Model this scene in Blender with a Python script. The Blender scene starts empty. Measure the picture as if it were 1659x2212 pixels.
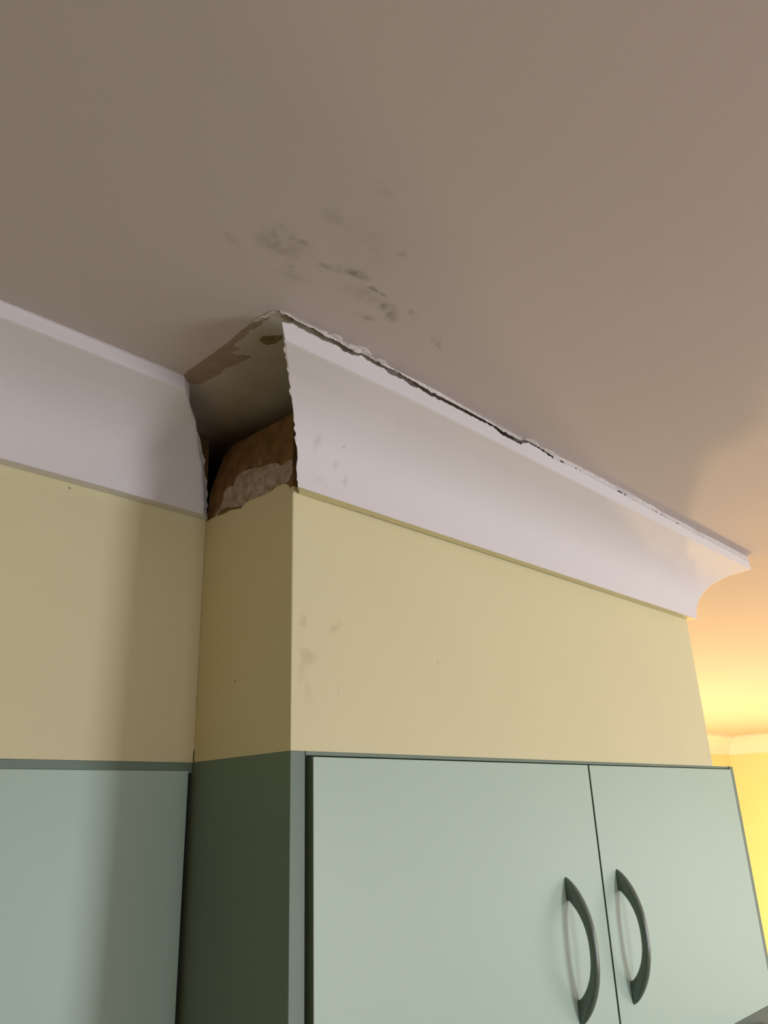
import bpy, bmesh, math, random
from mathutils import Vector, Matrix, noise
random.seed(7)
SC = bpy.context.scene
COL = SC.collection

# ------------------------------------------------------------------ camera
cam_d = bpy.data.cameras.new('camera'); cam = bpy.data.objects.new('camera', cam_d); COL.objects.link(cam)
R = Vector((0.6944, -0.7188, -0.0347)); F = Vector((0.6791, 0.6386, 0.3619)).normalized()
R = (R - F * R.dot(F)).normalized(); U = R.cross(F)
M = Matrix((R, U, -F)).transposed().to_4x4(); M.translation = Vector((-0.5715, -0.692, 2.0327))
cam.matrix_world = M
cam_d.sensor_fit = 'HORIZONTAL'; cam_d.sensor_width = 36.0
cam_d.lens = 1670.8 / 1659.0 * 36.0
cam_d.clip_start = 0.02; cam_d.clip_end = 100
SC.camera = cam

# ------------------------------------------------------------------ world, light, exposure
w = bpy.data.worlds.new('world'); SC.world = w; w.use_nodes = True
w.node_tree.nodes['Background'].inputs[0].default_value = (0.55, 0.7, 1.0, 1)
w.node_tree.nodes['Background'].inputs[1].default_value = 0.4
SC.view_settings.view_transform = 'Standard'; SC.view_settings.look = 'None'
SC.view_settings.exposure = 0.0; SC.view_settings.gamma = 1.0; SC.view_settings.use_curve_mapping = False

def area(name, loc, target, sx, sy, power, color):
    l = bpy.data.lights.new(name, 'AREA'); l.shape = 'RECTANGLE'; l.size = sx; l.size_y = sy
    l.energy = power; l.color = color
    o = bpy.data.objects.new(name, l); COL.objects.link(o); o.location = loc
    o.rotation_euler = (Vector(target) - Vector(loc)).to_track_quat('-Z', 'Y').to_euler()
    return o
# daylight coming in through the two windows of the kitchen (window_1 behind the camera, window_2 far right of it), plus an added fill
area('window_daylight', (1.95, -3.03, 1.45), (1.95, 0, 1.45), .8, 1.1, 46, (0.96, 0.97, 1.06))
area('recess_fill_light', (-.1, -3.03, 1.45), (-.1, 0, 1.45), .9, 1.1, 12.5, (0.95, 0.97, 1.08))  # added fill that lifts the shaded recess, not a known window
area('window_daylight_side', (4.6, -2.2, 1.45), (0, -2.2, 1.45), 1.4, 1.2, 20, (1.0, 0.97, 0.98))
# warm lamps that stand in the room beyond the boxing
LAMPS = [(3.3, 1.2, .60), (5.0, .90, .70)]
for q in LAMPS:
    lp = bpy.data.lights.new('floor_lamp_light', 'POINT'); lp.energy = 134; lp.color = (1.0, 0.665, 0.33); lp.shadow_soft_size = 0.12
    lpo = bpy.data.objects.new('floor_lamp_light', lp); COL.objects.link(lpo); lpo.location = q

# ------------------------------------------------------------------ measures
W, D, ZB, H, P, T = 1.1491, 0.1911, 2.4264, 2.5579, 0.1199, 0.0177
CT = 2.1        # top of the wall cabinets
RX, RY = 6.87, 2.14   # far corner of the next room

# ------------------------------------------------------------------ helpers
def tag(o, label=None, cat=None, group=None, kind=None):
    if label: o['label'] = label
    if cat: o['category'] = cat
    if group: o['group'] = group
    if kind: o['kind'] = kind
    return o
def mesh(name, verts, faces, mat, parent=None, smooth=False, mats=None, fmat=None):
    me = bpy.data.meshes.new(name); me.from_pydata([tuple(v) for v in verts], [], faces); me.update()
    bm = bmesh.new(); bm.from_mesh(me); bmesh.ops.recalc_face_normals(bm, faces=bm.faces); bm.to_mesh(me); bm.free()
    o = bpy.data.objects.new(name, me); COL.objects.link(o)
    for m in (mats or [mat]): me.materials.append(m)
    if fmat:
        for i, f in enumerate(me.polygons): f.material_index = fmat[i]
    if smooth:
        me.polygons.foreach_set('use_smooth', [True] * len(me.polygons))
    if parent: o.parent = parent
    return o
def box(name, a, b, mat, parent=None, bevel=0.0, seg=2):
    bm = bmesh.new(); bmesh.ops.create_cube(bm, size=1)
    for v in bm.verts:
        v.co = Vector([(a[i] + b[i]) / 2 + v.co[i] * (b[i] - a[i]) for i in range(3)])
    if bevel: bmesh.ops.bevel(bm, geom=list(bm.edges), offset=bevel, segments=seg, affect='EDGES', profile=0.5)
    me = bpy.data.meshes.new(name); bm.to_mesh(me); bm.free(); me.materials.append(mat)
    if bevel: me.polygons.foreach_set('use_smooth', [True] * len(me.polygons)); me.update()
    o = bpy.data.objects.new(name, me); COL.objects.link(o)
    if bevel:
        wn = o.modifiers.new('wn', 'WEIGHTED_NORMAL'); wn.keep_sharp = False
    if parent: o.parent = parent
    return o
def edge_band(o, m):
    o.data.materials.append(m)
    for p in o.data.polygons:
        if abs(p.normal.y) < .3: p.material_index = 1
    return o
def multibox(name, boxes, mat, parent=None):
    vs, fs = [], []
    for a, b in boxes:
        k = len(vs)
        for z in (a[2], b[2]):
            vs += [(a[0], a[1], z), (b[0], a[1], z), (b[0], b[1], z), (a[0], b[1], z)]
        fs += [tuple(k + i for i in f) for f in ((0,3,2,1),(4,5,6,7),(0,1,5,4),(1,2,6,5),(2,3,7,6),(3,0,4,7))]
    return mesh(name, vs, fs, mat, parent)
def empty(name, loc):
    o = bpy.data.objects.new(name, None); COL.objects.link(o); o.location = loc; o.empty_display_size = .05
    return o
def child(o, parent):
    o.parent = parent; o.matrix_parent_inverse = Matrix.Translation(parent.location).inverted(); return o
def ragged(pts, amp, n=6, seed=0, closed=True):
    """subdivide an outline and jitter it, so torn edges look torn"""
    rnd = random.Random(seed); out = []
    m = len(pts) if closed else len(pts) - 1
    for i in range(m):
        a = Vector(pts[i]); b = Vector(pts[(i + 1) % len(pts)]); d = b - a
        nn = max(1, int(d.length / (amp * 2.2))); nn = min(nn, n * 4)
        nrm = Vector((-d.y, d.x)).normalized() if d.length else Vector((0, 0))
        for k in range(nn):
            out.append(a + d * (k / nn) + nrm * rnd.uniform(-amp, amp) * .7)
    if not closed: out.append(Vector(pts[-1]))
    return out
def slab(name, pts, plane, lo, hi, mat, parent=None):
    """closed outline extruded along its plane's normal; plane 'z': (x,y), 'x': (y,z)"""
    bm = bmesh.new()
    mk = (lambda p, h: (p[0], p[1], h)) if plane == 'z' else (lambda p, h: (h, p[0], p[1]))
    vs = [bm.verts.new(mk(p, lo)) for p in pts]
    f = bm.faces.new(vs)
    r = bmesh.ops.extrude_face_region(bm, geom=[f])
    off = Vector(mk((0, 0), hi - lo)) if plane == 'z' else Vector((hi - lo, 0, 0))
    bmesh.ops.translate(bm, verts=[v for v in r['geom'] if isinstance(v, bmesh.types.BMVert)], vec=off)
    bmesh.ops.triangulate(bm, faces=[f for f in bm.faces if len(f.verts) > 4])
    bmesh.ops.recalc_face_normals(bm, faces=bm.faces)
    me = bpy.data.meshes.new(name); bm.to_mesh(me); bm.free(); me.materials.append(mat)
    o = bpy.data.objects.new(name, me); COL.objects.link(o)
    if parent: o.parent = parent
    return o

# ------------------------------------------------------------------ materials
def mat(name, color, rough=0.6, spec=0.5, var=0.0, vscale=8, bump=0.0, bscale=60, color2=None, coat=0, thresh=None):
    m = bpy.data.materials.new(name); m.use_nodes = True; nt = m.node_tree; b = nt.nodes['Principled BSDF']
    b.inputs['Roughness'].default_value = rough; b.inputs['Specular IOR Level'].default_value = spec
    b.inputs['Coat Weight'].default_value = coat; b.inputs['Coat Roughness'].default_value = .12
    b.inputs['Base Color'].default_value = (*color, 1)
    tc = nt.nodes.new('ShaderNodeTexCoord')
    if var or color2:
        n = nt.nodes.new('ShaderNodeTexNoise'); n.inputs['Scale'].default_value = vscale; n.inputs['Detail'].default_value = 6
        nt.links.new(tc.outputs['Object'], n.inputs['Vector'])
        r = nt.nodes.new('ShaderNodeValToRGB'); lo, hi = thresh or (.3, .7)
        r.color_ramp.elements[0].position = lo; r.color_ramp.elements[1].position = hi
        c2 = color2 or tuple(c * (1 - var) for c in color)
        r.color_ramp.elements[0].color = (*c2, 1); r.color_ramp.elements[1].color = (*color, 1)
        nt.links.new(n.outputs['Fac'], r.inputs['Fac']); nt.links.new(r.outputs['Color'], b.inputs['Base Color'])
    if bump:
        n2 = nt.nodes.new('ShaderNodeTexNoise'); n2.inputs['Scale'].default_value = bscale; n2.inputs['Detail'].default_value = 4
        nt.links.new(tc.outputs['Object'], n2.inputs['Vector'])
        bp = nt.nodes.new('ShaderNodeBump'); bp.inputs['Strength'].default_value = bump; bp.inputs['Distance'].default_value = 0.002
        nt.links.new(n2.outputs['Fac'], bp.inputs['Height']); nt.links.new(bp.outputs['Normal'], b.inputs['Normal'])
    return m
def smudges(m, spots, dirt, nscale=70, gain=1.0):
    """dirt marks: each spot is (centre xyz, radii xyz, angle, strength) in world metres, broken up by noise"""
    nt = m.node_tree; b = nt.nodes['Principled BSDF']
    def N(t, **k):
        n = nt.nodes.new(t)
        for a, v in k.items(): setattr(n, a, v)
        return n
    geo = N('ShaderNodeTexCoord'); noi = N('ShaderNodeTexNoise'); noi.inputs['Scale'].default_value = nscale; noi.inputs['Detail'].default_value = 5
    nt.links.new(geo.outputs['Object'], noi.inputs['Vector'])
    dist = N('ShaderNodeVectorMath', operation='MULTIPLY_ADD')   # warp the outlines
    nt.links.new(noi.outputs['Color'], dist.inputs[0]); dist.inputs[1].default_value = (.012, .012, .012); 
    nt.links.new(geo.outputs['Object'], dist.inputs[2])
    acc = None
    for c, rad, ang, st in spots:
        mp = N('ShaderNodeMapping', vector_type='TEXTURE')
        mp.inputs['Location'].default_value = tuple(c[i] + .006 for i in range(3)); mp.inputs['Rotation'].default_value = ang; mp.inputs['Scale'].default_value = rad
        nt.links.new(dist.outputs[0], mp.inputs['Vector'])
        ln = N('ShaderNodeVectorMath', operation='LENGTH'); nt.links.new(mp.outputs[0], ln.inputs[0])
        mr = N('ShaderNodeMapRange', interpolation_type='SMOOTHSTEP'); mr.inputs[1].default_value = 0.15; mr.inputs[2].default_value = 1.0
        mr.inputs[3].default_value = st; mr.inputs[4].default_value = 0
        nt.links.new(ln.outputs['Value'], mr.inputs[0])
        if acc is None: acc = mr.outputs[0]
        else:
            a = N('ShaderNodeMath', operation='ADD'); nt.links.new(acc, a.inputs[0]); nt.links.new(mr.outputs[0], a.inputs[1]); acc = a.outputs[0]
    rp = N('ShaderNodeMapRange'); rp.inputs[1].default_value = .36; rp.inputs[2].default_value = .62; rp.inputs[3].default_value = .15; rp.inputs[4].default_value = 1.0
    nt.links.new(noi.outputs['Fac'], rp.inputs[0])
    mu = N('ShaderNodeMath', operation='MULTIPLY', use_clamp=True); nt.links.new(acc, mu.inputs[0]); nt.links.new(rp.outputs[0], mu.inputs[1])
    mx = N('ShaderNodeMix', data_type='RGBA'); nt.links.new(mu.outputs[0], mx.inputs[0])
    src = b.inputs['Base Color'].links
    if src: nt.links.new(src[0].from_socket, mx.inputs[6])
    else: mx.inputs[6].default_value = b.inputs['Base Color'].default_value[:]
    mx.inputs[7].default_value = (*dirt, 1)
    nt.links.new(mx.outputs[2], b.inputs['Base Color'])

WHITE = (.80, .765, .74)
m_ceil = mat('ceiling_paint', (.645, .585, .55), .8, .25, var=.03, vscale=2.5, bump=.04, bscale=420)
m_corn = mat('cornice_paint', (.82, .80, .79), .62, .4, var=.02, vscale=6, bump=.08, bscale=180)
m_rawplaster = mat('torn_plaster', (.80, .77, .73), .9, .2, var=.15, vscale=90, bump=.6, bscale=300)
m_wall = mat('yellow_wall_paint', (.80, .755, .455), .6, .4, var=.03, vscale=5, bump=.08, bscale=240)
m_white = mat('grey_room_paint', (.42, .40, .37), .8, .3)
m_warm = mat('tan_room_paint', (.42, .27, .12), .8, .3)
m_board = mat('brown_board', (.29, .175, .07), .9, .15, var=.45, vscale=45, bump=.5, bscale=250)
m_residue = mat('plaster_residue', (.60, .53, .46), .95, .15, color2=(.36, .28, .20), vscale=85, bump=.7, bscale=420, thresh=(.36, .66))
m_fleck = mat('plaster_fleck', (.34, .26, .17), .95, .15, var=.4, vscale=300)
m_oldceil = mat('old_skim', (.58, .53, .45), .9, .2, var=.12, vscale=30, bump=.3, bscale=200)
m_tan = mat('old_tan_plaster', (.40, .32, .235), .92, .15, var=.18, vscale=40, bump=.4, bscale=220)
m_ochre = mat('ochre_glue', (.28, .21, .10), .9, .2, var=.35, vscale=120, bump=.5)
m_void = mat('shaded_hollow_framing', (.05, .035, .022), .95, .1, var=.3, vscale=20)  # near-black colour carries the shade inside the hollow
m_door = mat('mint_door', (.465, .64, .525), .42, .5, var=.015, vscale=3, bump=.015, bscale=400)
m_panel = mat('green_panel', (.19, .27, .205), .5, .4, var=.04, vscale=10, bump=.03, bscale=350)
m_handle = mat('dark_green_handle', (.115, .175, .135), .28, .5, coat=.3)
m_holedark = mat('dark_crack', (.05, .035, .02), .95, .1)
m_floor = mat('brown_floor', (.20, .137, .09), .5, .4, var=.3, vscale=6)
m_hood = mat('hood_enamel', (.11, .155, .115), .45, .4, var=.2, vscale=60)
m_hoodpale = mat('hood_trim', (.17, .19, .15), .5, .4)
m_black = mat('black_slot', (.012, .010, .008), .7, .2)
m_frame = mat('window_frame', (.75, .75, .73), .4, .4)
m_metal = mat('lamp_metal', (.25, .22, .18), .35, .5)

# marks on the ceiling (fingers of damp and scuffing next to the boxing corner)
Z = H
def cs(x, y, rx, ry, a, s): return ((x, y, Z), (rx, ry, .05), (0, 0, math.radians(a)), s)
smudges(m_ceil, [
    cs(-.2026, -.2192, .016, .008, 40, .30), cs(-.1778, -.2206, .016, .007, 0, .42), cs(-.1767, -.2696, .022, .012, 10, .22),
    cs(-.1850, -.2010, .040, .016, -8, .22), cs(-.1503, -.1750, .030, .012, -10, .18), cs(-.1122, -.2206, .030, .010, -18, .42),
    cs(-.0960, -.2230, .020, .008, -15, .35), cs(-.0750, -.2185, .016, .004, -5, .85), cs(-.0600, -.2170, .016, .0025, 0, .8), cs(-.0340, -.2050, .020, .013, 10, .62),
    cs(-.0200, -.1960, .016, .012, 25, .45), cs(-.0064, -.2157, .013, .007, 20, .35), cs(-.0420, -.1770, .020, .008, -10, .38),
    cs(.0500, -.2050, .014, .010, 40, .25), cs(.0640, -.1960, .014, .004, 30, .35), cs(-.1651, -.3251, .016, .010, 0, .20),
    cs(-.0888, -.2774, .010, .006, 0, .25), cs(-.2251, -.1755, .018, .007, 20, .22), cs(.3106, -.3323, .005, .004, 0, .40),
    cs(-.0700, -.2050, .055, .018, -12, .18), cs(-.1850, -.2100, .050, .030, 0, .14), cs(-.1250, -.2600, .060, .040, 20, .10), cs(-.1600, -.1850, .012, .007, 10, .3), cs(-.1330, -.2100, .014, .006, -10, .28), cs(-.1930, -.2080, .012, .006, 20, .25)], (.17, .13, .095), nscale=75)
def wsx(x, z, rx, rz, a, s): return ((x, 0, z), (rx, .08, rz), (0, math.radians(a), 0), s)
smudges(m_wall, [wsx(.0173, 2.2489, .010, .012, 0, .30), wsx(.0700, 2.2478, .018, .006, -40, .30), wsx(.0246, 2.2057, .020, .016, 0, .28),
    wsx(.0140, 2.1938, .010, .03, 0, .22), wsx(.0721, 2.172, .003, .012, 0, .30), wsx(.2618, 2.2254, .005, .004, 0, .35),
    wsx(.025, 2.160, .012, .02, 0, .2), ((-.1968, D, 2.4198), (.0022, .02, .0022), (0, 0, 0), 2.5), ((0, .1113, 2.1892), (.02, .0018, .0018), (0, 0, 0), 2.5)], (.38, .30, .17), nscale=60)
def csx(x, z, rx, rz, a, s): return ((x, -.035, z), (rx, .10, rz), (0, math.radians(a), 0), s)
smudges(m_corn, [csx(.0100, 2.4680, .007, .016, 5, .35), csx(.0525, 2.4743, .003, .003, 0, .6), csx(.0694, 2.437, .008, .014, 0, .42),
    csx(.0494, 2.4538, .008, .008, 0, .28), csx(.1362, 2.52, .006, .006, 0, .25), csx(.0300, 2.425, .020, .010, 20, .18)], (.42, .38, .33), nscale=50)

# ------------------------------------------------------------------ room shell
XL, YF, XR = -2.4, -3.1, 4.7
def st(o, label, cat): return tag(o, label, cat, kind='structure')
# ceiling over both rooms
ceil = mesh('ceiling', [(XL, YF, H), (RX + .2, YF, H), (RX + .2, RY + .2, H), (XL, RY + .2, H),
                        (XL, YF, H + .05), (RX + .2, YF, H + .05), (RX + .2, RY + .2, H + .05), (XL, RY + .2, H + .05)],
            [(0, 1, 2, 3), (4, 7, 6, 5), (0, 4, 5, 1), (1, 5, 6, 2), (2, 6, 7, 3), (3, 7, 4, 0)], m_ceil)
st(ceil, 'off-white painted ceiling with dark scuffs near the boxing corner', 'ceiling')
st(box('floor', (XL, YF, -.05), (RX + .2, RY + .2, 0), m_floor), 'brown floor below the picture', 'floor')
# recessed kitchen wall, left of the boxing (with its unpainted strip behind the cornice)
wb = st(multibox('wall_back', [((XL, D, CT - .0003), (0.0, D + .06, ZB + .0015)), ((XL, D + .30, 0), (0.0, D + .36, CT - .0003)), ((XL, D, 0), (-1.25, D + .30, CT - .0003))], m_wall), 'yellow painted wall set back to the left of the boxing', 'wall')
box('bare_wall_strip', (XL, D + .002, ZB + .0015), (0.0, D + .06, H), m_board, wb)
st(box('wall_left', (XL - .06, YF, 0), (XL, D + .06, H), m_warm), 'tan side wall of the kitchen out of view on the left', 'wall')

# wall behind the camera with window_1, wall on the right of the kitchen with window_2
st(multibox('wall_front', [((XL, YF - .1, 0), (-.55, YF, H)), ((.35, YF - .1, 0), (1.50, YF, H)), ((-.55, YF - .1, 0), (.35, YF, .85)), ((-.55, YF - .1, 2.05), (.35, YF, H)), ((2.40, YF - .1, 0), (RX + .2, YF, H)),
                           ((1.50, YF - .1, 0), (2.40, YF, .85)), ((1.50, YF - .1, 2.05), (2.40, YF, H))], m_white),
   'grey wall behind the camera with a window and an added fill light opening', 'wall')
st(multibox('wall_right', [((XR, YF, 0), (XR + .1, -2.95, H)), ((XR, -1.45, 0), (XR + .1, -.75, H)),
                           ((XR, -2.95, 0), (XR + .1, -1.45, .8)), ((XR, -2.95, 2.1), (XR + .1, -1.45, H))], m_white),
   'grey wall with a side window out of view on the right', 'wall')
st(multibox('window_1', [((1.50, YF - .08, .85), (1.55, YF - .03, 2.05)), ((2.35, YF - .08, .85), (2.40, YF - .03, 2.05)),
                         ((1.55, YF - .08, .85), (2.35, YF - .03, .9)), ((1.55, YF - .08, 2.0), (2.35, YF - .03, 2.05))], m_frame),
   'white window frame behind the camera', 'window')
st(multibox('window_2', [((XR + .03, -2.95, .8), (XR + .08, -2.9, 2.1)), ((XR + .03, -1.5, .8), (XR + .08, -1.45, 2.1)),
                         ((XR + .03, -2.9, .8), (XR + .08, -1.5, .85)), ((XR + .03, -2.9, 2.05), (XR + .08, -1.5, 2.1))], m_frame),
   'white window frame in the side wall', 'window')
st(multibox('fill_light_frame', [((-.55, YF - .08, .85), (-.5, YF - .03, 2.05)), ((.3, YF - .08, .85), (.35, YF - .03, 2.05)),  # unseen frame, added only to house the recess fill
                         ((-.5, YF - .08, .85), (.3, YF - .03, .9)), ((-.5, YF - .08, 2.0), (.3, YF - .03, 2.05))], m_frame),
   'white frame added round the fill light behind the camera', 'window')
# far room: back wall and right wall
st(box('wall_far', (W, RY, 0), (RX + .2, RY + .1, H), m_wall), 'bright yellow end wall of the next room left of its corner', 'wall')
st(box('wall_far_right', (RX, -.75, 0), (RX + .1, RY, H), m_wall), 'bright yellow lamplit wall of the next room at the right edge', 'wall')
st(multibox('wall_divider', [((XR + .1, -.85, 0), (RX + .1, -.75, H))], m_wall), 'yellow wall between kitchen window side and next room', 'wall')

# ------------------------------------------------------------------ the boxing (hollow bulkhead)
TB = 0.012
bxr = st(multibox('wall_boxing', [((.0006, 0, CT), (W, TB, 2.418)), ((W - TB, TB, 0), (W, RY, H))], m_wall),
         'yellow painted front of the boxed-out bulkhead above the double cabinet', 'wall')
# left side board: brown, unpainted on top, with its back corner cut away; void behind it
bd = [(TB, 1.6), (D, 1.6), (D, 2.4264), (.1862, 2.4665), (.1743, 2.4869), (.1569, 2.5116), (.1409, 2.5235), (.1313, 2.5240), (.0004, 2.5225), (.0004, 1.6)]
pts = ragged([(y, z) for y, z in bd[2:7]], .0008, seed=3, closed=False)
multibox('front_board', [((.0008, .001, 2.418), (W - TB, TB, 2.5225))], m_board, bxr)
side = slab('side_board', [(0.0120, CT - .01), (D, CT - .01)] + [tuple(p) for p in pts] + [(.1313, 2.5240), (.0120, 2.5225)], 'x', .0008, TB, m_board, bxr)
tag(side, 'bare brown board behind the missing cornice')
# painted skin on that side up to the ragged line the old cornice left
edge = [(0.1905, 2.4262), (.1867, 2.4248), (.1696, 2.4257), (.1508, 2.4238), (.1291, 2.4242), (.1094, 2.4206), (.0923, 2.4256), (.0719, 2.4249), (.0472, 2.4244),
        (.0312, 2.4275), (.0186, 2.4272), (.0092, 2.4231), (.0045, 2.4131), (.0006, 2.408)]
eg = [tuple(p) for p in ragged(edge, .0009, seed=5, closed=False)]
slab('painted_skin', [(0, CT), (D, CT)] + eg, 'x', -.0004, .0009, m_wall, bxr)
res = [(.1697, 2.4262), (.1592, 2.4367), (.1505, 2.4458), (.1494, 2.4572), (.1387, 2.4621), (.1275, 2.4585), (.1228, 2.4698), (.1087, 2.4739), (.0892, 2.472), (.0685, 2.4667),
       (.0484, 2.4649), (.0337, 2.4614), (.0239, 2.4536), (.016, 2.4564), (.0019, 2.4548), (.0012, 2.4357), (.0093, 2.4262), (.0186, 2.4276), (.0312, 2.4279), (.0472, 2.4248),
       (.0719, 2.4253), (.0923, 2.4260), (.1059, 2.4223), (.1292, 2.427), (.1403, 2.4315), (.1587, 2.4295), (.1659, 2.4262)]
rs = slab('plaster_residue', [tuple(p) for p in ragged(res, .0009, seed=8)], 'x', -.0006, .0010, m_residue, bxr)
tag(rs, 'grey ragged smear of old plaster on the brown board')
# a few stray plaster flecks higher on the board
for i, (y, z, a, b) in enumerate([(.0705, 2.478, .006, .011), (.062, 2.484, .003, .013), (.083, 2.476, .003, .008), (.0155, 2.478, .0012, .006), (.041, 2.482, .0015, .003), (.052, 2.476, .002, .005)]):
    rnd = random.Random(i)
    slab('plaster_fleck', [(y + math.cos(t * .785) * a * rnd.uniform(.3, 1), z + math.sin(t * .785) * b * rnd.uniform(.3, 1)) for t in range(8)], 'x', .0006, .0010, m_fleck, bxr)
# framing inside the hollow
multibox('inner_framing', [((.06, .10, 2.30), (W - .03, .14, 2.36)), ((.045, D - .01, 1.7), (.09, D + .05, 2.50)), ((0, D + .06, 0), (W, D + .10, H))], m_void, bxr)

vs, fs = [], []
for i in range(80):
    z = CT + (ZB - CT) * i / 79; ww = .0004 + .0004 * abs(noise.noise(Vector((z * 60, 0, 0)))) + (.0009 if i < 4 else 0)
    vs += [(-ww, D - .0002, z), (-.0003, D - .0004 - ww * .5, z), (-.0003, D + .0008, z)]
for i in range(79):
    for j in range(3): fs.append((3 * i + j, 3 * i + (j + 1) % 3, 3 * i + 3 + (j + 1) % 3, 3 * i + 3 + j))
mesh('corner_crack', vs, fs, m_holedark, bxr)
# ------------------------------------------------------------------ what the missing cornice left on the ceiling
expo = [(-.1229, .0701), (-.1247, .0515), (-.1245, .0123), (-.1248, -.0285), (-.1280, -.0605), (-.1300, -.0802), (-.1290, -.0983), (-.1267, -.1130), (-.1214, -.1172),
        (-.1145, -.1200), (-.09, -.1200), (-.04, -.1190), (.5, -.1190), (.5, .7), (-.3, .7), (-.3, .080), (-.16, .079)]
eo = ragged(expo[:10], .0011, seed=2, closed=False)
e = slab('bare_ceiling_strip', [tuple(p) for p in eo] + expo[10:], 'z', H - .0004, H + .001, m_oldceil, ceil)
tag(e, 'unpainted grey plaster where the cornice return has gone')
for nm, pl, mm, zz, amp in (
    ('tan_plaster_patch', [(-.1229, .0701), (-.1250, .0515), (-.1249, .0123), (-.1252, -.0285), (-.1282, -.0605), (-.1279, -.0721), (-.1296, -.0791), (-.1227, -.0693), (-.1181, -.0524),
        (-.1191, -.0318), (-.1135, -.0269), (-.1084, -.0296), (-.1082, -.0237), (-.1116, -.0143), (-.1037, -.0133), (-.088, -.0258), (-.0889, -.0101), (-.0905, .0022), (-.0949, .0195),
        (-.0914, .0365), (-.0937, .0454), (-.096, .0733), (-.1048, .079), (-.1161, .0776)], m_tan, .0008, .0008),
    ('tan_plaster_patch', [(-.1238, -.072), (-.1278, -.0813), (-.123, -.0931), (-.1198, -.0877), (-.1197, -.0758), (-.1207, -.0693)], m_tan, .0008, .0006),
    ('tan_plaster_patch', [(-.1274, -.0962), (-.1279, -.1019), (-.1211, -.1047), (-.1197, -.0944)], m_tan, .0008, .0006),
    ('glue_patch', [(-.1022, -.0595), (-.1036, -.068), (-.0958, -.0764), (-.0879, -.0846), (-.0839, -.0785), (-.0839, -.0666), (-.0889, -.0571), (-.0968, -.0565)], m_ochre, .0009, .0006),
    ('tan_plaster_patch', [(-.1137, -.1128), (-.1108, -.1179), (-.104, -.1182), (-.097, -.1164), (-.0963, -.1126), (-.1047, -.1103)], m_tan, .0008, .0006)):
    slab(nm, [tuple(p) for p in ragged(pl, amp, seed=len(pl))], 'z', H - zz, H + .001, mm, ceil)
# paint rim along the torn ceiling edge
def ribbon(name, line, wdt, th, z0, m, parent, seed=0):
    rnd = random.Random(seed); vs = []; fs = []
    L = ragged(line, .0012, seed=seed, closed=False)
    for i, p in enumerate(L):
        a = L[max(i - 1, 0)]; b = L[min(i + 1, len(L) - 1)]; d = (b - a).normalized(); n = Vector((-d.y, d.x))
        ww = wdt * rnd.uniform(.35, 1.3) * (0.15 if i in (0, len(L) - 1) else 1)
        q = p + n * ww
        for s, z in ((p, z0), (q, z0), (q, z0 - th), (p, z0 - th * .6)): vs.append((s.x, s.y, z))
    for i in range(len(L) - 1):
        k = 4 * i
        for j in range(4): fs.append((k + j, k + (j + 1) % 4, k + 4 + (j + 1) % 4, k + 4 + j))
    fs += [(0, 1, 2, 3), (4 * len(L) - 1, 4 * len(L) - 2, 4 * len(L) - 3, 4 * len(L) - 4)]
    return mesh(name, vs, fs, m, parent)
ribbon('torn_paint_rim', [(-.1296, -.0850), (-.1290, -.0983), (-.1267, -.1130), (-.1214, -.1172), (-.1125, -.1190)], .0035, .0012, H - .0003, m_rawplaster, ceil, 4)

# ------------------------------------------------------------------ cornices
def sweep(name, prof, stations, pos, m_list, matidx, smooth_rows=None):
    """prof: list of profile indices; pos(i,u)->xyz ; closed loop profile, capped ends"""
    n = prof; vs = [pos(j, u) for u in stations for j in range(n)]
    fs, fm = [], []
    for i in range(len(stations) - 1):
        for j in range(n):
            k = (j + 1) % n
            fs.append((i * n + j, i * n + k, (i + 1) * n + k, (i + 1) * n + j)); fm.append(matidx[j])
    e0 = tuple(range(n)); e1 = tuple((len(stations) - 1) * n + j for j in range(n))
    fs += [e0[::-1], e1]; fm += [len(m_list) - 1] * 2
    o = mesh(name, vs, fs, None, mats=m_list, fmat=fm)
    # smooth cove only
    for pgn in o.data.polygons:
        if len(pgn.vertices) == 4 and pgn.index < (len(stations) - 1) * n and smooth_rows and (pgn.index % n) in smooth_rows: pgn.use_smooth = True
    return o
# (outward, fraction of the cove's height above the lower lip)
COVE = [(.1175, .990), (.110, .968), (.1016, .940), (.092, .908), (.0813, .868), (.067, .798), (.0536, .712), (.0435, .625), (.0348, .524), (.028, .415), (.0233, .306), (.0200, .185), (.0182, .08), (.0177, .0)]
def dense(c, k):
    out = []
    for i in range(len(c) - 1):
        p0, p1, p2, p3 = c[max(i - 1, 0)], c[i], c[i + 1], c[min(i + 2, len(c) - 1)]
        for q in range(k):
            t = q / k
            out.append(tuple(.5 * (2 * p1[a] + (p2[a] - p0[a]) * t + (2 * p0[a] - 5 * p1[a] + 4 * p2[a] - p3[a]) * t * t + (3 * p1[a] - p0[a] - 3 * p2[a] + p3[a]) * t ** 3) for a in (0, 1)))
    return out + [c[-1]]
COVE = dense(COVE, 3)
BACK = dense([(.0, -.0), (.0, .06), (.001, .20), (.008, .42), (.022, .62), (.044, .80), (.074, .93), (.104, 1.0)], 3)
def profile(zt, zf, zb, slit=.0012):
    """front: top edge, fillet bottom, cove, lower lip, underside to the wall, then the back"""
    h = zf - zb
    pr = [(P, zt), (P, zf)] + [(o, zb + f * h) for o, f in COVE] + [(slit, zb + .0006)]
    pr += [(max(o, slit), zb + .0006 + f * (h - .004)) for o, f in BACK[1:]] + [(.108, zt - .001)]
    return pr
NP = len(profile(1, .9, .8)); NF = 2 + len(COVE)
midx = [0] * NP; midx[NF - 1] = 1                       # the underside of the lip carries wall paint
for j in range(NF, NP): midx[j] = 2
srow = set(range(2, NF - 1))

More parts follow.
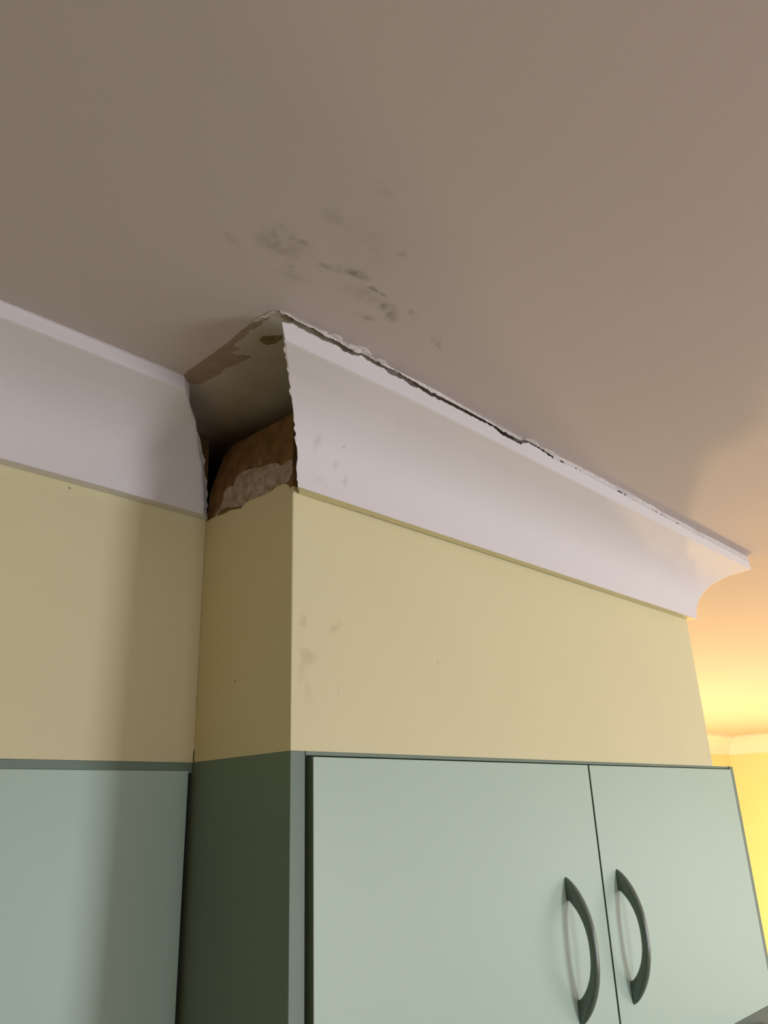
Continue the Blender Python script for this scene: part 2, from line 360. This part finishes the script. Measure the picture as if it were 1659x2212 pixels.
# -- left cornice, on the recessed wall, right end cut as an inner mitre with a rough broken edge
def left_pos(j, u):
    zt, zf, zb = H - .0006, H - .0185, ZB
    o, z = profile(zt, zf, zb)[j]
    x1 = -o; x = XL + (x1 - XL) * u
    if u > .985:
        k = (u - .985) / .015
        x += k * (.0036 * noise.noise(Vector((o * 150, z * 150, 1.3))) + .0022 * noise.noise(Vector((o * 520, z * 520, 2.3))))
        if j >= NF: x += k * .0015
        z += -abs(k) * .0006 * noise.noise(Vector((o * 90, z * 200, u * 400)))
    if j == 0: z += .0006
    return (x, D - o, z)
us = [i / 60 for i in range(59)] + [.985 + .015 * i / 8 for i in range(9)]
tr1 = st(sweep('trim_1', NP, us, left_pos, [m_corn, m_corn, m_rawplaster], midx, srow),
         'white coved cornice on the recessed wall, ending in a broken mitre', 'cornice')
# filler ridge where this cornice meets the ceiling
def filler(name, x0, x1, y, zt, n, m, parent, seed, amp=.0022, side=-1):
    rnd = random.Random(seed); vs, fs = [], []
    for i in range(n):
        x = x0 + (x1 - x0) * i / (n - 1)
        wv = .0010 + amp * (.5 + .9 * noise.noise(Vector((x * 60, seed, 0)))) ; wv = max(.0004, wv)
        hv = .0008 + .0012 * abs(noise.noise(Vector((x * 80, seed, 4))))
        for dy, dz in ((wv * side, 0), (wv * side * .9, -.0005), (0, -hv), (.002, -hv), (.002, 0)): vs.append((x, y + dy, zt + dz))
    for i in range(n - 1):
        for j in range(5): fs.append((5 * i + j, 5 * i + (j + 1) % 5, 5 * i + 5 + (j + 1) % 5, 5 * i + 5 + j))
    fs += [(0, 1, 2, 3, 4), tuple(5 * (n - 1) + j for j in range(5))]
    return mesh(name, vs, fs, m, parent)
filler('filler_bead', -.60, -P - .001, D - P, H, 260, m_corn, tr1, 3)

# -- front cornice: has dropped away from the ceiling; ragged top edge, gap above it
CB = [(-.1256, 2.5427), (-.1099, 2.5453), (-.1039, 2.5488), (-.0938, 2.5475), (-.0814, 2.5477), (-.0688, 2.5480), (-.0595, 2.5472), (-.045, 2.5494), (-.0331, 2.5503), (-.0249, 2.5468),
      (-.0057, 2.5495), (.0086, 2.5545), (.0157, 2.5516), (.0303, 2.5512), (.0453, 2.5529), (.0527, 2.5486), (.0699, 2.5503), (.0804, 2.5512), (.0961, 2.5472), (.1099, 2.5507),
      (.1301, 2.5481), (.1707, 2.5496), (.2134, 2.5495), (.2721, 2.5505), (.2918, 2.5452), (.3377, 2.5446), (.3629, 2.5546), (.3896, 2.5546), (.432, 2.5489), (.5003, 2.5525),
      (.6589, 2.5507), (.7991, 2.5489), (.9623, 2.5475), (1.28, 2.5463)]
CTP = [(-.1218, 2.5512), (-.112, 2.5535), (-.1026, 2.5520), (-.0918, 2.5522), (-.0793, 2.5531), (-.0638, 2.5541), (-.0566, 2.5511), (-.0449, 2.5532), (-.0331, 2.5535), (-.0195, 2.5525),
       (-.0056, 2.5515), (.0118, 2.5556), (.0223, 2.5551), (.0378, 2.5538), (.0512, 2.5540), (.0702, 2.5559), (.0806, 2.554), (.0966, 2.5543), (.1101, 2.5535), (.1304, 2.5518),
       (.1709, 2.5522), (.2137, 2.5520), (.2721, 2.5509), (.2924, 2.5493), (.312, 2.5484), (.3384, 2.5488), (.3633, 2.5571), (.3899, 2.5563), (.3972, 2.5539), (.4325, 2.5515)]
RIM = [(-.1226, -.1159), (-.1087, -.1184), (-.0951, -.1167), (-.0759, -.1186), (-.0631, -.1193), (-.0517, -.1235), (-.0427, -.1242), (-.0292, -.1184), (-.0185, -.1256), (-.0033, -.1276),
       (.014, -.1229), (.0208, -.1193), (.0366, -.1239), (.0559, -.1198), (.0727, -.1203), (.1061, -.1215), (.1489, -.1218), (.2028, -.1193), (.2624, -.118), (.3072, -.1153),
       (.3492, -.1161), (.3634, -.1225), (.4032, -.1191), (.4501, -.12), (.5012, -.1226), (.5878, -.1228), (.67, -.1178), (.7481, -.1237), (.8181, -.1175), (.8733, -.1180),
       (.9312, -.1190), (.9904, -.1165), (1.0617, -.1190), (1.1721, -.1190), (1.30, -.1190)]
HOLES = [(.4520, .4640, .0022), (.4990, .5040, .0015), (.5140, .5165, .0010), (.6420, .6600, .0020), (.6650, .6740, .0018), (.7000, .7030, .0010), (.7120, .7150, .0010), (.7760, .7800, .0020), (.7880, .7960, .0014),
         (.8130, .8180, .0018), (.8300, .8340, .0016), (.8790, .8880, .0016), (.9150, .9180, .0010), (.9350, .9370, .0008), (.9800, .9840, .0010), (1.000, 1.0035, .0010)]
def lerp(tab, x):
    if x <= tab[0][0]: return tab[0][1]
    for (a, va), (b, vb) in zip(tab, tab[1:]):
        if x <= b: return va + (vb - va) * (x - a) / (b - a)
    return tab[-1][1]
YF0 = .0026
def fz(x): return 2.5209 + (2.5262 - 2.5209) * min(1, max(0, (x + .115) / .22)) + .0012 * max(0, min(1, (x - .1) / 1.0))
def bz(x): return 2.4089 + .0059 * max(0, min(1.1, x / W))
rag = lambda x, s, a: a * noise.noise(Vector((x * 130, s, 0))) + a * .6 * noise.noise(Vector((x * 420, s, 3)))
def front_top(x): return lerp(CB, x) - (.0010 if x < .40 else 0) + rag(x, 1.0, .0020 if x < .45 else .0007)
def front_x(o, u, z):
    xl = -o + .0085 * (1 - min(1, o / P)) ** 1.0 + .0018; xr = W + o - .0035
    x = xl + (xr - xl) * u
    if u < .01: x += (1 - u / .01) * (.0028 * noise.noise(Vector((o * 170, z * 170, 9.1))) + .0024 * noise.noise(Vector((o * 600, z * 600, 5.1))))
    return x
def front_pos(j, u):
    o0 = profile(2.549, 2.525, 2.41)[j][0]
    x = front_x(o0, u, j * .004)
    zt = front_top(x); pr = profile(zt, fz(x), bz(x), slit=.0010 + .0030 * max(0, min(1, (x + .0) / .12)) * max(0, min(1, (1.08 - x) / .5)) + .0004 * noise.noise(Vector((x * 90, 8, 1)))); o, z = pr[j]
    if j == 0: o -= .0006
    if 1 <= j <= 5 and u < .01: x += (1 - u / .01) * .0035 * (1 - (j - 1) / 5)
    if j in (NF - 1, NF): z += .0004 * noise.noise(Vector((x * 60, 2, 2)))
    return (x, -o - YF0 * (o / P), z)
us = [.01 * i / 10 for i in range(10)] + [.01 + .39 * i / 560 for i in range(560)] + [.4 + .6 * i / 220 for i in range(221)]
tr2 = st(sweep('trim_2', NP, us, front_pos, [m_corn, m_wall, m_rawplaster], midx, srow),
         'white coved cornice on the boxing front, dropped and cracked away from the ceiling', 'cornice')
# yellow painted seam where the lip meets the wall (broken, with the slit above it)
# -- return of that cornice round the right side of the boxing
def ret_pos(j, u):
    pr = profile(H - .0116, fz(1.2), bz(1.2)); o, z = pr[j]
    y0 = -o - YF0 * (o / P); y = y0 + (RY - y0) * u
    return (W + o - .0035, y, z)
st(sweep('trim_3', NP, [i / 20 for i in range(21)], ret_pos, [m_corn, m_wall, m_rawplaster], midx, srow),
   'white coved cornice running back along the right side of the boxing', 'cornice')

# -- torn skin of ceiling paint and filler hanging above the gap
def skin():
    vs, fs = [], []; xs = []; x = -.121
    while x < 1.262:
        xs.append(x); x += .0008 if x < .45 else .0012
    for x in xs:
        yr = lerp(RIM, x) + rag(x, 7.0, .0009)
        cb = front_top(x)
        if x < .4325: zl = max(lerp(CTP, x) + .0010 + rag(x, 5.0, .0018), cb - .0004)
        else:
            zl = cb - .0006
            for a, b, g in HOLES:
                if a < x < b: zl = cb + g * (.6 + .4 * math.sin(math.pi * (x - a) / (b - a))) + rag(x, 6.0, .0006)
        yl = -P - YF0 - .0004; zl = min(zl, H - .0010)
        yr = min(yr, -.1150)
        t = .0011
        ym = (yr + yl) / 2 - .0008
        zm = (H + zl) / 2 + .0006
        vs += [(x, yr - .0030 if yr > yl else yr, H + .0003), (x, min(ym, yr - .0005), max(zl, H - .0018 if zl < H - .002 else zl)), (x, yl, zl), (x, yl + t, zl + .0004), (x, yl + .0035, H + .0003)]
    n = len(xs)
    for i in range(n - 1):
        for j in range(5): fs.append((5 * i + j, 5 * i + (j + 1) % 5, 5 * i + 5 + (j + 1) % 5, 5 * i + 5 + j))
    fs += [(0, 1, 2, 3, 4), tuple(5 * (n - 1) + j for j in range(5))]
    return mesh('torn_paint_edge', vs, fs, m_rawplaster, ceil)
tag(skin(), 'ragged edge of torn white ceiling paint above the crack')
# lifted flakes of paint that curl out onto the ceiling
for i, (x0, x1, dep) in enumerate([(-.052, -.028, .007), (-.016, .020, .010), (.0255, .048, .006), (.353, .392, .006), (.40, .45, .004), (.60, .74, .004)]):
    vs, fs = [], []; n = 26; rnd = random.Random(i)
    for k in range(n):
        t = k / (n - 1); x = x0 + (x1 - x0) * t
        d = dep * math.sin(math.pi * min(1, max(0, t))) ** .6 * (1 + .18 * noise.noise(Vector((x * 160, i, 0)))) + .0008
        y0 = -P - YF0 + .001
        vs += [(x, y0 - d, H - .0002), (x, y0 - d * .93, H - .0012), (x, y0 - d * .3, H - .0020), (x, y0, H - .0016), (x, y0, H - .0002)]
    for k in range(n - 1):
        for j in range(5): fs.append((5 * k + j, 5 * k + (j + 1) % 5, 5 * k + 5 + (j + 1) % 5, 5 * k + 5 + j))
    fs += [(0, 1, 2, 3, 4), tuple(5 * (n - 1) + j for j in range(5))]
    mesh('lifted_paint_flake', vs, fs, m_rawplaster, ceil, smooth=False)

# -- cornices of the next room
def plain_cornice(name, p0, p1, outv, m0, m1, label, drop=.15, proj=.13):
    a, b, o_ = Vector(p0), Vector(p1), Vector(outv)
    d = (b - a).normalized()
    prof = [(1, 0), (1, .12), (.93, .16), (.80, .22), (.62, .32), (.47, .44), (.34, .58), (.25, .74), (.20, .88), (.16, 1.0), (0, 1.0), (0, 0)]
    vs = []; fs = []
    for end, mm in ((a, m0), (b, m1)):
        for q, dz in prof:
            v = end + o_ * q * proj + d * (mm * q * proj); vs.append((v.x, v.y, H - dz * drop))
    n = len(prof)
    for j in range(n): fs.append((j, (j + 1) % n, n + (j + 1) % n, n + j))
    fs += [tuple(range(n)), tuple(range(n, 2 * n))]
    o = mesh(name, vs, fs, m_corn); return st(o, label, 'cornice')
plain_cornice('trim_4', (W, RY, 0), (RX, RY, 0), (0, -1, 0), 1, -1, 'white cornice on the end wall of the lamplit next room')
plain_cornice('trim_5', (RX, -.75, 0), (RX, RY, 0), (-1, 0, 0), 1, -1, 'white cornice on the right wall of the lamplit next room')

# ------------------------------------------------------------------ wall cabinets
def make_handle(parent_door, x, zc, yd):
    """bow handle: crescent in the y-z plane, rounded section, two pointed feet on the door"""
    L = .0945; n = 48; vs, fs = [], []; m = 14
    lo, li = L, .0630                # half heights of the outer and inner arcs at the door
    def outer(s):                    # s in [-1,1]
        return (s * lo, .0395 * (1 - abs(s) ** 2.25) ** .76)
    def inner(s):
        return (s * li, .0272 * (1 - abs(s) ** 2.3) ** .80)
    for i in range(n + 1):
        s = -1 + 2 * i / n
        s = math.sin(s * math.pi / 2) * .4 + s * .6
        (za, ya), (zb_, yb) = outer(s), inner(s)
        cz, cy = (za + zb_) / 2, (ya + yb) / 2
        hz, hy = (za - zb_) / 2, (ya - yb) / 2
        wx = .0058 + .0012 * abs(s) ** 2 - .0024 * max(0, abs(s) - .88) / .12
        for k in range(m):
            a = 2 * math.pi * k / m
            c, sn = math.cos(a), math.sin(a)
            c = math.copysign(abs(c) ** .85, c); sn = math.copysign(abs(sn) ** .85, sn)
            vs.append((x + sn * wx, yd - max(0, cy + hy * c), zc + cz + hz * c))
    for i in range(n):
        for k in range(m): fs.append((i * m + k, i * m + (k + 1) % m, (i + 1) * m + (k + 1) % m, (i + 1) * m + k))
    fs += [tuple(range(m)), tuple(n * m + k for k in range(m))]
    h = mesh('handle', vs, fs, m_handle, smooth=True); 
    h.parent = parent_door
    return h
ZBOT = 1.6578; YD = -.0065; TH = .0175
cab = empty('wall_cabinet', (0, 0, ZBOT))
tag(cab, 'mint green double door wall cabinet under the boxing with two bow handles', 'cabinet', 'mint green wall cabinets')
def pc(o): o.matrix_parent_inverse = Matrix.Translation(-o.parent.location); return o
X0, X1 = .0225, 1.2245
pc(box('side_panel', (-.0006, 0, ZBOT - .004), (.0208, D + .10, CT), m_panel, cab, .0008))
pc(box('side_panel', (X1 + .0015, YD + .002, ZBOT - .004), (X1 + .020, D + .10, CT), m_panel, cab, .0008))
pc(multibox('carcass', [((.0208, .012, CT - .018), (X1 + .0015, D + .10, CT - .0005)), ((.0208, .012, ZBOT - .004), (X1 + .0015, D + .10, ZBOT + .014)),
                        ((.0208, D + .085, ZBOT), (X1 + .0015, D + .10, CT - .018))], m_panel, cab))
pc(box('top_rail', (.0208, -.001, CT - .0045), (X1 + .0185, .012, CT), m_panel, cab, .0005))
XM = (X0 + X1) / 2 + .002
ld = pc(edge_band(box('door', (X0 + .0045, YD, ZBOT), (XM - .0024, YD + TH, CT - .0062), m_door, cab, .0010, 3), m_panel))
rd = pc(edge_band(box('door', (XM + .0024, YD, ZBOT), (X1 - .0004, YD + TH, CT - .0062), m_door, cab, .0010, 3), m_panel))
tag(ld, 'left door of the double cabinet, handle near its right edge'); tag(rd, 'right door of the double cabinet, handle near its left edge')
make_handle(ld, .5195, 1.8405, YD); make_handle(rd, .6735, 1.8405, YD)

# left wall cabinet in the recess
YL = D + .007
c2 = empty('wall_cabinet', (-.62, YL, ZBOT))
tag(c2, 'mint green wall cabinet at the left edge, set back in the recess', 'cabinet', None)
del_group = cab.pop('group') if 'group' in cab else None
pc(multibox('carcass', [((-1.22, D + .028, 1.38), (-.0030, D + .29, CT - .0010))], m_panel, c2))
pc(box('top_rail', (-1.22, D + .0012, CT - .013), (-.0010, D + .02, CT - .0003), m_panel, c2, .0005))
pc(edge_band(box('door', (-.6095, D - .002, 1.38), (-.0078, D + .016, CT - .0105), m_door, c2, .0010, 3), m_panel))
pc(edge_band(box('door', (-1.2150, D - .002, 1.38), (-.6125, D + .016, CT - .0105), m_door, c2, .0010, 3), m_panel))

# cooker hood under the double cabinet, only its top corner shows
hood = empty('cooker_hood', (.9, .1, 1.50))
tag(hood, 'dark green grey cooker hood just below the double cabinet at the lower right corner', 'cooker hood')
hb = pc(box('body', (.63, .004, 1.50), (1.222, D + .09, ZBOT - .0045), m_hood, hood, .003))
pc(box('visor', (.66, -.05, 1.585), (1.195, .004, 1.628), m_hoodpale, hood, .006))
pc(box('vent_slot', (.70, -.043, 1.6275), (1.165, -.012, 1.6292), m_black, hood))

# ------------------------------------------------------------------ the lamp in the next room (hidden behind the cabinet from here)
def lathe(name, prof, cx, cy, m, parent, seg=32):
    vs, fs = [], []
    for r, z in prof:
        for k in range(seg): a = 2 * math.pi * k / seg; vs.append((cx + r * math.cos(a), cy + r * math.sin(a), z))
    for i in range(len(prof) - 1):
        for k in range(seg): fs.append((i * seg + k, i * seg + (k + 1) % seg, (i + 1) * seg + (k + 1) % seg, (i + 1) * seg + k))
    fs += [tuple(range(seg)), tuple((len(prof) - 1) * seg + k for k in range(seg))]
    return pc(mesh(name, vs, fs, m, parent, smooth=True))
for q, lab in zip(LAMPS, ('slim floor lamp with an open shade behind the boxing', 'slim floor lamp with an open shade beyond the right edge of the view')):
    lamp = empty('floor_lamp', (q[0], q[1], 0)); PZ = q[2]; tag(lamp, lab, 'lamp', 'floor lamps of the next room')
    lathe('base', [(.13, 0), (.13, .012), (.10, .022), (.02, .03)], q[0], q[1], m_metal, lamp)
    lathe('pole', [(.010, .02), (.010, PZ - .16)], q[0], q[1], m_metal, lamp)
    lathe('lamp_holder', [(.012, PZ - .17), (.026, PZ - .155), (.026, PZ - .135)], q[0], q[1], m_metal, lamp)
